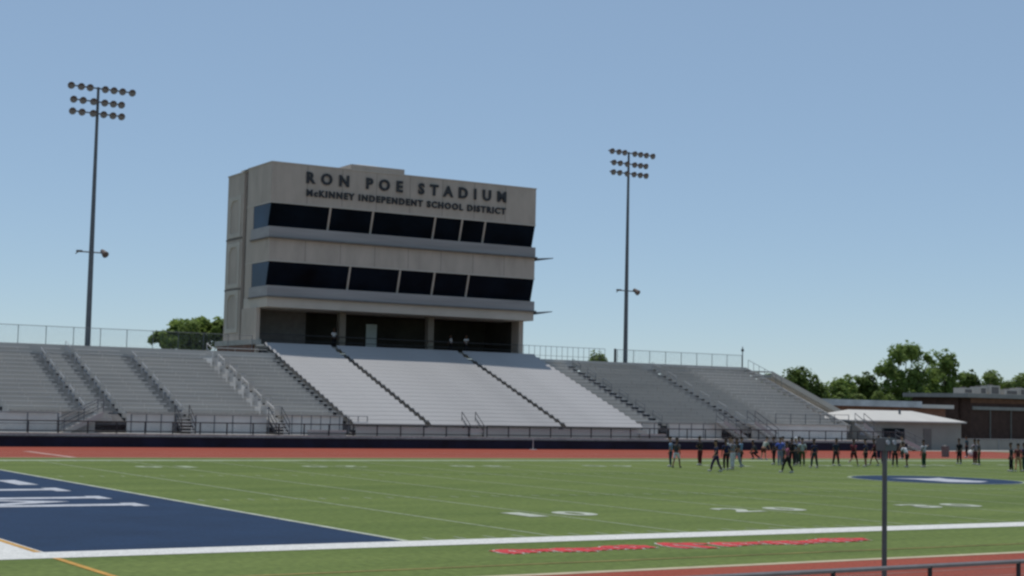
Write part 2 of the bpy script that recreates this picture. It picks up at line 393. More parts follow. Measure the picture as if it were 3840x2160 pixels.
# rear top edge and back panel
MB().box(9.6, 35.2, 87.6, 87.66, 6.6, 7.45).build('rear_panel', 'alu', gs); MB().box(63.0, 88.4, 88.9, 88.96, 7.0, 7.95).build('rear_panel', 'alu', gs)
for q_ in ((9.6, 35.0, 87.7, 92.5, 6.95, 7.05), (62.8, 92, 89.0, 92.5, 7.55, 7.65), (35.3, 62.6, 90.2, 92.0, 8.12, 8.28)): MB().box(*q_).build('rear_walkway', 'concrete', gs)
# raking structure below
f = MB()
for x in [10+5.6*i for i in range(15)]:
    f.cyl((x, 74.6, 1.6), (x, 87.5, 6.3), .12, n=5)
    for y, z in ((78, 3.0), (83, 4.8), (88, 6.5)): f.cyl((x, y, 0), (x, y, z), .1, n=5)
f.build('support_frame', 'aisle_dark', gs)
f = MB(); f.prism([(74.0, 2.35), (74.0, 2.0), (88.9, 7.4), (88.9, 7.95)], 88.42, 88.5); f.build('end_girder', 'alu', gs)
# rail on the right edge of the seats
r = MB()
for k in range(11, 18): r.cyl((88.45, rowY(k), rowZ(k)-.1), (88.45, rowY(k), rowZ(k)+.95), .025, n=5)
for dz in (.95,): r.cyl((88.45, rowY(11), rowZ(11)+dz), (88.45, rowY(17), rowZ(17)+dz), .025, n=5)
r.build('end_handrail', 'pole', gs)

# navy perimeter wall
pw = thing('perimeter_wall', 'low navy wall between the red track and the grandstand walkway', 'wall', (40, 71.6, 0))
MB().box(-30, 93.6, 71.50, 71.61, 0, .66).build('wall_panel', 'navy', pw)
MB().box(-30, 93.6, 71.47, 71.615, .664, .73).build('wall_cap', 'rail_black', pw)

def fence_line(name, label, cat, x0, x1, y, z0, h, step, pm, fm, rp=.03, rr=.025, mid=None, group=None, xs=None):
    t = thing(name, label, cat, ((x0+x1)/2, y, z0), group)
    xs = xs or [x0+(x1-x0)*i/max(1, round((x1-x0)/step)) for i in range(max(1, round((x1-x0)/step))+1)]
    p0 = MB().cyl((xs[0], y, z0), (xs[0], y, z0+h), rp, n=6).build('post', pm, t)
    for x in xs[1:]: copy_part(p0, t, (x-xs[0], 0, 0))
    MB().cyl((x0, y, z0+h), (x1, y, z0+h), rr, n=6).build('top_rail', pm, t)
    if mid: MB().cyl((x0, y, z0+mid), (x1, y, z0+mid), rr*.8, n=6).build('middle_rail', pm, t)
    if fm: MB().quad((x0, y+.035, z0+.05), (x1, y+.035, z0+.05), (x1, y+.035, z0+h), (x0, y+.035, z0+h)).build('wire_mesh', fm, t)
    return t
fence_line('walkway_railing', 'black railing along the front edge of the grandstand walkway left of the small middle stairs', 'railing', -12, 44.9, 71.75, .951, .82, 2.05, 'rail_black', 'rear_mesh', rp=.05, rr=.045, mid=.16)
fence_line('walkway_railing', 'black railing along the front edge of the grandstand walkway right of the small middle stairs', 'railing', 46.6, 93.4, 71.75, .951, .85, 2.05, 'rail_black', 'rear_mesh', rp=.05, rr=.045, mid=.16)
fence_line('row_railing', 'closely spaced dark railing at the lower left corner of the pale middle seats', 'railing', 30.2, 36.5, 72.9, .951, 1.45, .8, 'pole', None, rp=.035)
fence_line('row_railing', 'grey upright railing along the first seat row at the right wing of the grandstand', 'railing', 79.0, 88.2, 73.85, 2.36, .95, 1.9, 'pole', None, rp=.04, mid=.5)
fence_line('row_railing', 'dark upright railing under the first seat row at the far left of the grandstand', 'railing', -6, 12.8, 73.3, .951, 1.35, 2.2, 'pole', None, rp=.045, rr=.04, mid=.6)
fence_line('row_railing', 'dark upright railing under the first seat row just right of the black doorway', 'railing', 18.0, 21.3, 73.3, .951, 1.35, 1.1, 'pole', None, rp=.045, rr=.03)
fence_line('row_railing', 'dark upright railing under the first seat row left of the pale guard panels', 'railing', 22.8, 28.5, 73.3, .951, 1.35, 1.4, 'pole', None, rp=.045, rr=.03)
fence_line('row_railing', 'dark upright railing under the first seat row left of the two meeting metal stairs', 'railing', 63.2, 71.4, 73.3, .951, 1.3, 1.35, 'pole', None, rp=.045, rr=.035)
fence_line('rear_fence', 'thin wire mesh fence along the top edge of the grandstand left of the press box', 'fence', 9.6, 33.5, 88.6, 7.05, 1.85, 2.15, 'pole', 'rear_mesh', rp=.028, rr=.022)
fence_line('rear_fence', 'closely spaced upright bars on the top edge directly beside the press box', 'fence', 61.4, 71.6, 90.5, 7.9, 1.35, .62, 'pole', None, rp=.022, rr=.022, mid=.45)
fence_line('rear_fence', 'thin wire mesh fence along the top edge of the grandstand toward its right end', 'fence', 72.3, 88.3, 89.4, 7.65, 1.55, 1.95, 'pole', 'rear_mesh', rp=.032, rr=.024)
t = thing('antenna_mast', 'short dark mast standing at the top right corner of the grandstand', 'mast', (88.2, 89.2, 7.6))
MB().cyl((88.2, 89.2, 7.6), (88.2, 89.2, 10.1), .06, .045).build('pole', 'rail_black', t)
MB().box(88.08, 88.32, 89.12, 89.28, 9.6, 9.85).build('bracket', 'rail_black', t)
t = thing('antenna_mast', 'short dark post standing on the top row just right of the press box', 'post', (72.0, 89.2, 7.6))
MB().cyl((71.9, 89.2, 7.6), (71.9, 89.2, 9.2), .13, .12).build('pole', 'rail_black', t)
MB().ball((71.9, 89.2, 9.2), .15, .15, .08).build('cap', 'rail_black', t)

# access stairs at the front
def stairs(x0, x1, y0, z0, y1, z1, label, dark='rail_black', light='alu_light', name='access_stairs'):
    t = thing(name, label, 'stairs', ((x0+x1)/2, y0, z0)); n = max(3, round((z1-z0)/.2)); b = MB()
    for i in range(n):
        ya = y0+(y1-y0)*i/n; zz = z0+(z1-z0)*(i+1)/n; b.box(x0, x1, ya, ya+(y1-y0)/n+.02, zz-.05, zz)
    b.build('steps', light, t)
    for x in (x0-.03, x1+.03):
        r = MB(); r.cyl((x, y0, z0), (x, y0, z0+.95), .03, n=6); r.cyl((x, y1, z1), (x, y1, z1+.95), .03, n=6)
        for h in (.95, .5): r.cyl((x, y0, z0+h), (x, y1, z1+h), .03, n=6)
        r.add([(x-.02, y0, z0-.05), (x-.02, y1, z1-.2), (x-.02, y1, z1+.02), (x-.02, y0, z0+.15), (x+.02, y0, z0-.05), (x+.02, y1, z1-.2), (x+.02, y1, z1+.02), (x+.02, y0, z0+.15)],
              [(0,1,2,3),(7,6,5,4),(0,4,5,1),(1,5,6,2),(2,6,7,3),(3,7,4,0)])
        r.build('handrail', dark, t)
    return t
def side_stairs(x0, z0, x1, z1, y0, y1, label, name='access_stairs'):
    t = thing(name, label, 'stairs', ((x0+x1)/2, y0, min(z0, z1))); n = max(3, round(abs(z1-z0)/.2)); b = MB()
    for i in range(n):
        xa = x0+(x1-x0)*i/n; xb = x0+(x1-x0)*(i+1)/n; zz = z0+(z1-z0)*(i+.5)/n; b.box(min(xa, xb), max(xa, xb), y0, y1, zz-.05, zz)
    b.build('steps', 'alu_light', t)
    for y in (y0-.03, y1+.03):
        r = MB()
        for f_ in (0, .5, 1):
            xx, zz = x0+(x1-x0)*f_, z0+(z1-z0)*f_; r.cyl((xx, y, zz), (xx, y, zz+1.0), .03, n=6)
        for h in (1.0, .5): r.cyl((x0, y, z0+h), (x1, y, z1+h), .035, n=6)
        r.build('handrail', 'pole', t)
        MB().add([(x0, y-.03, z0-.2), (x1, y-.03, z1-.2), (x1, y-.03, z1+.16), (x0, y-.03, z0+.16), (x0, y+.03, z0-.2), (x1, y+.03, z1-.2), (x1, y+.03, z1+.16), (x0, y+.03, z0+.16)],
              [(0,1,2,3),(7,6,5,4),(0,4,5,1),(1,5,6,2),(2,6,7,3),(3,7,4,0)]).build('stringer', 'alu', t)
    return t
side_stairs(13.0, .95, 15.7, 2.3, 72.5, 73.7, 'grey metal stairs climbing beside the black doorway under the left wing of seats')
stairs(21.5, 22.5, 72.6, .951, 74.0, 2.05, 'short metal steps to the aisle between the black doorway and the pale guard panels')
stairs(28.8, 29.8, 72.5, .951, 74.0, 2.05, 'short metal steps at the foot of the aisle with pale guard panels')
stairs(45.2, 46.4, 72.0, .951, 73.3, 1.95, 'small metal steps in the middle of the pale seats', light='alu')
side_stairs(74.4, .95, 71.6, 2.5, 72.4, 73.4, 'left one of two metal stairs meeting below the dark right hand seats')
side_stairs(78.0, .95, 75.2, 2.5, 72.4, 73.4, 'right one of two metal stairs meeting below the dark right hand seats')
side_stairs(91.5, .95, 88.9, 2.5, 72.6, 73.7, 'metal stairs at the right end of the grandstand in front of the white roofed building')
side_stairs(96.4, .05, 93.6, 1.0, 71.9, 73.0, 'lowest metal stairs going down to the paving past the right end of the grandstand')
# rear ramp going down to the right behind the stand
rp = thing('rear_ramp', 'long sloping concrete ramp descending behind the right end of the grandstand', 'ramp', (98, 93, 0))
a0, a1 = Vector((95.6, 0, 7.59)), Vector((109.5, 0, 2.15))
def slab(m, y0, y1, t0, t1, name, mt, xa=a0, xb=a1):
    return MB().add([(xa.x, y0, xa.z+t0), (xb.x, y0, xb.z+t0), (xb.x, y0, xb.z+t1), (xa.x, y0, xa.z+t1), (xa.x, y1, xa.z+t0), (xb.x, y1, xb.z+t0), (xb.x, y1, xb.z+t1), (xa.x, y1, xa.z+t1)],
              [(0,1,2,3),(7,6,5,4),(0,4,5,1),(1,5,6,2),(2,6,7,3),(3,7,4,0)]).build(name, mt, rp)
slab(None, 93, 95.2, -.5, -.15, 'ramp_slab', 'concrete'); slab(None, 92.85, 92.998, -.35, .22, 'parapet', 'facade_light'); slab(None, 95.202, 95.35, -.55, .12, 'parapet', 'facade_light')
c = MB()
for x in (95.9, 100, 104): c.box(x-.15, x+.15, 93.8, 94.1, 0, a0.z+(a1.z-a0.z)*(x-a0.x)/(a1.x-a0.x)-.5)
c.build('column', 'concrete', rp)

# white boards on the front of the walkway
for k, (x, l, w_) in enumerate(((31.0, 'white board lying against the walkway edge left of the middle seats', 3.2), (62.0, 'white board lying against the walkway edge right of the middle seats', 2.7))):
    t = thing('white_board', l, 'board', (x+w_/2, 71.9, .95)); MB().box(x, x+w_, 71.84, 71.9, .955, 1.30).build('panel', 'shed_roof', t)
    MB().box(x, x+w_, 71.83, 72.1, 1.302, 1.34).build('shelf', 'shed_roof', t)
t = thing('hurdle', 'small white stand on the red track in front of the navy wall', 'hurdle', (50.0, 70.2, 0))
MB().cyl((50, 70.2, 0), (50, 70.2, .95), .03, n=6).build('upright', 'paint_white', t); MB().box(49.75, 50.25, 70.0, 70.4, 0, .05).build('foot', 'paint_white', t)

# ------------------------------------------------------------------ press box
pb = thing('press_box', 'tall beige press box building with RON POE STADIUM lettering over dark window bands', 'building', (49, 95, 0))
FX0, FX1, FY = 35.45, 62.35, 90.0; BY = 100.6; RK = .62
DX = .3  # facade grows slightly to the right
def shell(b, x0, x1, y0, y1, z0, z1): return b.box(x0, x1, y0, y1, z0, z1)
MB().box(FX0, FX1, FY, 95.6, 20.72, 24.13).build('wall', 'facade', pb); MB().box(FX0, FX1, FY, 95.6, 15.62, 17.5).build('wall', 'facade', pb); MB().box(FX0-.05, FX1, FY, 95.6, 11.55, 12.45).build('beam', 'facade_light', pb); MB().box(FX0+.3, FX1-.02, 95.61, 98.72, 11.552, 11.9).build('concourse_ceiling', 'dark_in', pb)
MB().box(FX0-.05, FX1+.05, FY-.05, 95.65, 24.132, 24.23).build('roof_coping', 'facade_light', pb)
for zt, zb in ((20.72, 20.60), (15.62, 15.50)): MB().box(FX0-.03, FX1+.03, FY-.03, 95.6, zb, zt-.002).build('lintel', 'facade_light', pb)
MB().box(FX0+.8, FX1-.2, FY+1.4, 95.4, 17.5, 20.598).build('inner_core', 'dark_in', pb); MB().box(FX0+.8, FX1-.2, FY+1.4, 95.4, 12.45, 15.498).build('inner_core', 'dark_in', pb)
MB().box(FX0, FX1, 94.0, 95.6, 17.501, 20.599).build('side_wall', 'facade', pb); MB().box(FX0, FX1, 94.0, 95.6, 12.451, 15.499).build('side_wall', 'facade', pb)
# window bands, raked inward towards the bottom
def band(zt, zb, muls, label):
    w = MB().add([(FX0+.03, FY+.02, zt), (FX1-.03, FY+.02, zt), (FX1-.03, FY+RK, zb), (FX0+.03, FY+RK, zb)], [(0, 1, 2, 3)])
    ws_ = MB(); ws_.quad((FX0+.02, FY+.02, zt), (FX0+.02, FY+RK, zb), (FX0+.02, 93.98, zb), (FX0+.02, 93.98, zt))
    ws2 = MB(); ws2.quad((FX1-.02, FY+.02, zt), (FX1-.02, FY+RK, zb), (FX1-.02, 93.98, zb), (FX1-.02, 93.98, zt))
    o = w.build('window', 'glass', pb, label=label)
    ws_.build('window', 'glass_sky_tint', pb, label='end pane with blue sky reflection painted in'); ws2.build('window', 'glass_sky_tint', pb)
    for u in muls:
        x = u
        MB().add([(x-.09, FY-.02, zt), (x+.09, FY-.02, zt), (x+.09, FY+RK-.05, zb), (x-.09, FY+RK-.05, zb), (x-.09, FY+.1, zt), (x+.09, FY+.1, zt), (x+.09, FY+RK+.08, zb), (x-.09, FY+RK+.08, zb)],
           [(0,1,2,3),(7,6,5,4),(0,4,5,1),(1,5,6,2),(2,6,7,3),(3,7,4,0)]).build('mullion', 'joint' if 0 else 'facade', o)
band(20.60, 18.55, [onY(u, 790, FY).x for u in (1240, 1398, 1628, 1727, 1812)], 'upper band of dark raked windows')
band(15.50, 13.40, [onY(u, 1030, FY).x for u in (1312, 1497, 1624, 1750)], 'lower band of dark raked windows')
# sill strips and thin projecting ledges
for zt, zb in ((18.54, 17.62), (13.39, 12.50)):
    MB().box(FX0-.12, FX1+.0, FY-.12, 94.2, zb, zt).build('sill_strip', 'metal_strip', pb)
    MB().box(FX0-.2, FX1+.1, FY-.35, 94.3, zb-.115, zb-.003).build('ledge', 'joint', pb)
    MB().add([(FX1+.1, FY-.3, zb-.11), (FX1+1.9, FY-.3, zb+.05), (FX1+1.9, FY+1.2, zb+.05), (FX1+.1, FY+1.2, zb-.11),
              (FX1+.1, FY-.3, zb-.35), (FX1+1.9, FY-.3, zb-.03), (FX1+1.9, FY+1.2, zb-.03), (FX1+.1, FY+1.2, zb-.35)],
              [(0,1,2,3),(7,6,5,4),(0,4,5,1),(1,5,6,2),(2,6,7,3),(3,7,4,0)]).build('gutter', 'pole', pb)
# underside soffit and open concourse
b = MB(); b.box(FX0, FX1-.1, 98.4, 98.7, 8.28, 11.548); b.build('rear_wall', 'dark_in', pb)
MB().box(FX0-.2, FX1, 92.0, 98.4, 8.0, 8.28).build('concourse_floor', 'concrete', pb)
MB().box(FX0-.2, FX0+.15, 92.0, 95.6, 0, 11.55-.002).build('pier', 'facade', pb); MB().box(FX1-.5, FX1-.02, 91.8, 93.2, 0, 11.548).build('pier', 'facade', pb); MB().box(FX1-.5, FX1-.3, 93.201, 98.39, 8.28, 11.548).build('concourse_shade_sheet', 'dark_in', pb); MB().box(FX0+.2, FX0+6.1, 96.3, 96.48, 8.28, 11.548).build('concourse_shade_sheet', 'dark_in', pb)  # dark sheets added at the concourse sides, shade put into their colour
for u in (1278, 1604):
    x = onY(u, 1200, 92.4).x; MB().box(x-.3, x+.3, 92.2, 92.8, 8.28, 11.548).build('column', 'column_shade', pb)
MB().box(FX0+.2, FX1-.5, 92.1, 92.15, 9.25, 9.31).box(FX0+.2, FX1-.5, 92.1, 92.15, 8.75, 8.79).build('concourse_rail', 'rail_black', pb)
x = onY(1378, 1240, 98.3).x
d = MB().box(x-.55, x+.55, 98.28, 98.38, 8.3, 10.9).build('door', 'door_white', pb, label='pale door in the dark concourse wall'); MB().cyl((x+.4, 98.26, 9.3), (x+.4, 98.2, 9.3), .04, n=6).build('handle', 'rail_grey', d)
# stair tower at the left rear
b = MB(); b.box(FX0-.02, FX0+6, 96.5, BY, 0, 23.95); b.box(FX0+6, FX1-1, 95.61, BY, 11.91, 23.6); b.build('stair_tower', 'facade', pb)
MB().box(FX0+.25, FX0+6, 95.602, 96.498, 0, 23.9).build('tower_joint', 'joint', pb)
MB().box(FX0-.08, FX0+6.05, 96.45, BY+.06, 23.952, 24.06).build('tower_coping', 'facade_light', pb)
def side_at(u, v):   # point on the side face x = FX0
    d = ray(u, v); return CAM + d*((FX0-CAM.x)/d.x)
for (v0, v1) in ((754, 875), (927, 1063), (1105, 1231)):
    zt, zb = side_at(862, v0).z, side_at(862, v1).z; ya, yb = 97.4, 99.6
    fr = MB(); fr.box(FX0-.10, FX0-.021, ya-.45, ya, zb-.4, zt+.4); fr.box(FX0-.10, FX0-.021, yb, yb+.45, zb-.4, zt+.4)
    fr.box(FX0-.10, FX0-.021, ya+.002, yb-.002, zt, zt+.4); fr.box(FX0-.10, FX0-.021, ya+.002, yb-.002, zb-.4, zb)
    # arched corners
    for s_, yy in ((1, ya+.002), (-1, yb-.002)):
        fr.add([(FX0-.095, yy, zt-.002), (FX0-.095, yy+s_*.5, zt-.002), (FX0-.095, yy, zt-.5), (FX0-.022, yy, zt-.002), (FX0-.022, yy+s_*.5, zt-.002), (FX0-.022, yy, zt-.5)], [(0,1,2),(5,4,3),(0,3,4,1),(1,4,5,2),(2,5,3,0)])
    o = fr.build('panel_frame', 'facade_light', pb); 
for v in (895, 1084):
    zz = side_at(862, v).z; MB().box(FX0-.06, FX0-.022, 96.52, BY, zz-.12, zz+.05).build('string_course', 'joint', pb)
MB().box(FX0-.6, FX0+.3, 91.9, 101.2, 8.3, 8.75).build('tower_base_slab', 'concrete', pb)
MB().box(FX0-.5, FX0+.1, 92.2, 100.8, 7.2, 8.298).build('tower_base', 'brick_red', pb)
# roof housing with pale top
xa, xb = onY(1316, 630, FY).x, onY(1513, 630, FY).x
MB().box(xa, xb, FY-.02, 95, 24.232, 24.68).build('roof_housing', 'facade', pb)
MB().add([(xa+.1, FY+.3, 24.682), (xb-.3, FY+.3, 24.682), (xb-.3, 94.5, 24.682), (xa+.1, 94.5, 24.682), (xa+1.4, FY+1.6, 24.98), (xb-2.4, FY+1.6, 24.98), (xb-2.4, 93, 24.98), (xa+1.4, 93, 24.98)],
   [(0,3,2,1),(4,5,6,7),(0,1,5,4),(1,2,6,5),(2,3,7,6),(3,0,4,7)]).build('roof_dome', 'shed_roof', pb)
MB().add([(FX0+.1, 92, 24.24), (FX0+3, 92, 24.24), (FX0+3, 98, 24.24), (FX0+.1, 98, 24.24), (FX0+.8, 93.4, 24.5), (FX0+2, 93.4, 24.5), (FX0+2, 97, 24.5), (FX0+.8, 97, 24.5)],
   [(0,3,2,1),(4,5,6,7),(0,1,5,4),(1,2,6,5),(2,3,7,6),(3,0,4,7)]).build('roof_hatch', 'shed_roof', pb)
for zz0, zz1 in ((20.73, 24.12), (15.63, 17.49)):
    for i in range(1, 8):
        xj = FX0+(FX1-FX0)*i/8; MB().box(xj-.018, xj+.018, FY-.003, FY+.01, zz0, zz1).build('panel_joint', 'joint', pb)
# sign lettering
def sign(txt, uL, uR, vL, vR, cap, ztop, bold, name, space0=1.0):
    X0, X1 = onY(uL, vL, FY-.1).x, onY(uR, vR, FY-.1).x
    sz = cap/.73; sp = space0
    for _ in range(5):
        vs, fs = glyph_mesh(txt, sz, .05, bold, sp); xs = [v[0] for v in vs]; wd = max(xs)-min(xs)
        vs2, _f = glyph_mesh(txt, sz, .05, bold, sp+.2); wd2 = max(v[0] for v in vs2)-min(v[0] for v in vs2)
        k = (wd2-wd)/.2; sp += ((X1-X0)-wd)/k
    vs, fs = glyph_mesh(txt, sz, .05, bold, sp); mn = min(v[0] for v in vs)
    iv = sorted((min(vs[i][0] for i in f_), max(vs[i][0] for i in f_)) for f_ in fs); words = []
    gaps = []; hi = iv[0][1]
    for a, c in iv[1:]:
        if a > hi+.01: gaps.append((a-hi, (a+hi)/2))
        hi = max(hi, c)
    cuts = sorted(g_[1] for g_ in gaps)
    edges = [-1e9]+cuts+[1e9]
    for lo_, hi_ in zip(edges, edges[1:]):
        b = MB(); b.v = [(X0+v[0]-mn, FY-.075-v[2], ztop-cap+v[1]) for v in vs]; b.f = [f_ for f_ in fs if lo_ < vs[f_[0]][0] < hi_]
        use = sorted({i for f_ in b.f for i in f_}); mp_ = {i: n_ for n_, i in enumerate(use)}
        b.v = [b.v[i] for i in use]; b.f = [tuple(mp_[i] for i in f_) for f_ in b.f]; b.build('letter', 'rail_black', pb)
zc = onY(1500, 690, FY).z
sign('RON POE STADIUM', 1152, 1888, 660, 730, .98, 23.60, .055, 'sign_lettering', 2.0)
sign('McKINNEY INDEPENDENT SCHOOL DISTRICT', 1152, 1886, 715, 790, .58, 22.04, .032, 'sign_lettering', 1.2)

pb.location.x += .3; pb.rotation_euler = (0, 0, R(-2.0))   # the building stands slightly askew to the seats

# ------------------------------------------------------------------ floodlight masts
lampm = MB(); lampm.cyl((0, .12, .02), (0, -.24, -.12), .14, .32, n=10)
def floodmast(X, Y, zt, label, left):
    t = thing('floodlight_mast', label, 'floodlight mast', (X, Y, 0), 'floodlight masts behind the grandstand')
    MB().cyl((X, Y, 0), (X, Y, 14), .27, .21, n=12).cyl((X, Y, 14), (X, Y, zt), .21, .11, n=12).build('pole', 'pole', t, smooth=False)
    first = None
    rows = ((zt-.1, 3.0, [-2.45, -1.6, -.85, .45, 1.2, 1.95, 2.8]), (zt-1.25, 2.6, [-2.2, -1.4, -.5, .45, 1.2, 1.9]), (zt-2.25, 2.6, [-2.25, -1.45, -.5, .4, 1.2, 1.95]))
    for z, hw, xs in rows:
        MB().box(X+min(xs)-.15, X+max(xs)+.15, Y-.06, Y+.06, z-.05, z+.05).build('crossarm', 'pole', t)
        for dx in xs:
            if first is None:
                b = MB(); b.v = [(v[0]+X+dx, v[1]+Y-.25, v[2]+z) for v in lampm.v]; b.f = list(lampm.f); b.cyl((X+dx, Y-.1, z), (X+dx, Y-.06, z), .05, n=6)
                first = b.build('floodlight', 'lamp', t); b = MB(); b.cyl((X+dx, Y-.475, z-.122), (X+dx, Y-.505, z-.127), .30, n=10); b.build('lens', 'lamp_glass', first); fx, fz = dx, z
            else:
                c = copy_part(first, t, (dx-fx, 0, z-fz)); copy_part(first.children[0], c)
    z = 15.55
    MB().cyl((X-1.1, Y-.1, z), (X+1.2, Y-.1, z), .06, n=6).cyl((X-1.1, Y-.1, z), (X-1.4, Y-.2, z-.22), .05, n=6).build('lower_crossarm', 'pole', t)
    MB().cyl((X+.85, Y-.15, z+.18), (X+1.0, Y-.7, z-.2), .16, .30, n=10).build('loudspeaker', 'lamp', t)
    MB().box(X-1.3, X-.85, Y-.3, Y+.0, z-.06, z+.10).build('side_lamp', 'lamp', t)
floodmast(21.45, 95, 29.6, 'tall floodlight mast left of the press box, nearest the left edge', True)
floodmast(77.45, 95, 30.0, 'tall floodlight mast right of the press box', False)

# ------------------------------------------------------------------ buildings on the right
cb = thing('concession_building', 'low grey building with a pale hipped roof at the right end of the grandstand', 'building', (97, 78, 0))
cx0, cx1, cy0, cy1, ez_ = 89.4, 104.7, 74.4, 82.4, 2.72
MB().box(cx0+.1, cx1-.05, cy0+.3, cy1-.3, 0, ez_-.001).build('wall', 'shed_wall', cb)
rz = 3.85
MB().add([(cx0-.2, cy0-.2, ez_), (cx1+.2, cy0-.2, ez_), (cx1+.2, cy1+.2, ez_), (cx0-.2, cy1+.2, ez_), (cx0-.2, cy0-.2, ez_+.12), (cx1+.2, cy0-.2, ez_+.12), (cx1+.2, cy1+.2, ez_+.12), (cx0-.2, cy1+.2, ez_+.12), (cx0+3.2, 78.4, rz), (cx1-3.2, 78.4, rz)],
   [(3,2,1,0),(0,1,5,4),(1,2,6,5),(2,3,7,6),(3,0,4,7),(4,5,9,8),(5,6,9),(6,7,8,9),(7,4,8)]).build('roof', 'shed_roof', cb)
MB().box(99.2, 100.3, cy0+.24, cy0+.298, 0, 2.1).build('door', 'joint', cb)
wn = MB().box(93.5, 96.5, cy0+.24, cy0+.298, 1.05, 2.1).build('window', 'glass', cb); MB().box(93.3, 96.7, cy0+.1, cy0+.298, .96, 1.045).build('sill', 'facade_light', wn)
MB().box(90.5, 92.2, cy0+.2, cy0+.298, 1.4, 2.2).build('notice_board', 'paint_silver', cb)
MB().cyl((98.3, 77, 3.4), (98.3, 77, 3.95), .12, n=8).build('roof_vent', 'pole', cb)

def P(u, v, Y): return onY(u, v, Y)
gy = 122.0; gx0, gx1 = P(3590, 1600, gy).x, P(3840, 1600, gy).x+28
gym = thing('gymnasium', 'dark brown brick hall with a flat grey roof at the right edge', 'building', ((gx0+gx1)/2, gy, 0))
zt = P(3840, 1497, gy).z; ztt = P(3840, 1482, gy).z
MB().box(P(3640, 1600, gy).x, gx1, gy, gy+11, 0, zt).build('wall', 'brick', gym)
MB().box(P(3420, 1500, gy+11).x, P(3640, 1600, gy).x-.002, gy+2, gy+11, 0, zt-.05).build('side_wing', 'brick', gym)
MB().box(P(3385, 1482, gy+12).x, gx1+.6, gy-.7, gy+12, zt+.002, ztt).build('roof', 'roof_grey', gym)
zl = P(3840, 1536, gy).z; MB().box(P(3645, 1530, gy).x, gx1, gy-.25, gy-.003, zl-.2, zl+.28).build('fascia_band', 'roof_grey', gym)
MB().box(P(3640, 1530, gy).x, gx1, gy-.06, gy-.003, zt-.75, zt-.05).build('upper_course', 'brick_red', gym)
for u in (3712, 3790, 3850): x = P(u, 1600, gy).x; MB().box(x-.12, x+.12, gy-.12, gy-.004, 0, zl-.21).build('pilaster', 'joint', gym)
for i, u in enumerate((3612, 3668, 3712, 3775, 3822)):
    x = P(u, 1470, gy+6).x; hh = .9+.25*(i % 3)
    t = thing('rooftop_unit', ['square pale rooftop unit at the left end of the brown hall roof', 'narrow pale rooftop unit second from the left on the brown hall', 'middle pale rooftop unit on the brown hall roof', 'wide pale rooftop unit right of the middle of the brown hall roof', 'pale rooftop unit nearest the right edge on the brown hall'][i], 'rooftop unit', (x, gy+6, ztt), 'units on the roof of the brown hall')
    w_ = [1.0, .7, 1.1, 1.6, 1.1][i]
    MB().box(x-w_, x+w_, gy+5, gy+7, ztt+.001, ztt+hh).build('casing', 'facade_light', t); MB().cyl((x, gy+6, ztt+hh), (x, gy+6, ztt+hh+.18), .45, n=10).build('fan', 'joint', t)
    MB().box(x-w_*.7, x+w_*.7, gy+4.94, gy+4.998, ztt+.2, ztt+hh-.2).build('grille', 'joint', t)
ly = 108.0; lb = thing('long_low_building', 'long low brick building with a silver fascia behind the pale hipped roof', 'building', (P(3300, 1600, ly).x, ly, 0))
zf0, zf1 = P(3350, 1503, ly).z, P(3350, 1526, ly).z
MB().box(P(2960, 1600, ly).x, P(3545, 1600, ly).x, ly, ly+12, 0, zf1-.002).build('wall', 'brick_red', lb)
MB().box(P(2950, 1600, ly).x-1, P(3440, 1600, ly).x, ly-.8, ly+12.5, zf1, zf0).build('fascia', 'silver', lb)
MB().box(P(3440, 1600, ly).x+.01, P(3562, 1600, ly).x, ly-.7, ly+12.5, zf1-.05, zf0-.35).build('fascia', 'shed_roof', lb)
sg = fence_line('windscreen_fence', 'low grey screened fence beside the track in front of the dark brown hall', 'fence', 104.8, 128, 75.0, 0, 1.15, 2.9, 'rail_grey', None, rp=.035)
MB().box(104.8, 128, 75.05, 75.09, .03, 1.08).build('screen', 'shed_wall', sg)

# ------------------------------------------------------------------ near fence and post
def ln(u, v): return onZ(u, v, 1.07)
Fy = -17.35; xs = [ln(3506, 2122).x-.02 + 2.12*i for i in range(-6, 5)]
fence_line('trackside_fence', 'nearest chain link fence, with thick grey top rail, in the lower right corner', 'fence', xs[0]-1, xs[-1]+1, Fy, 0, 1.06, 2.1, 'rail_black', 'fence_mesh', rp=.04, rr=.04, xs=xs)
for o in bpy.data.objects:
    if o.parent and o.parent.name.startswith('trackside_fence') and o.name.startswith('top_rail'): o.data.materials[0] = M['rail_near']
px = onY(3317, 1900, -16.4); t = thing('steel_post', 'slender dark grey post with a small box on top near the right edge', 'post', (px.x, -16.4, 0))
zp = onY(3317, 1690, -16.4).z; zq = onY(3317, 1642, -16.4).z
MB().cyl((px.x, -16.4, 0), (px.x, -16.4, zp), .044, .040, n=12).build('shaft', 'post_dark', t)
hb = MB().box(px.x-.10, px.x+.17, -16.5, -16.3, zp, zq).build('head_box', 'post_dark', t)
for dx in (-.05, .10): MB().cyl((px.x+dx, -16.505, zq-.07), (px.x+dx, -16.53, zq-.07), .04, n=12).build('dial', 'paint_silver', hb)
MB().cyl((px.x, -16.4, 0), (px.x, -16.4, .03), .12, n=12).build('base_plate', 'pole', t)

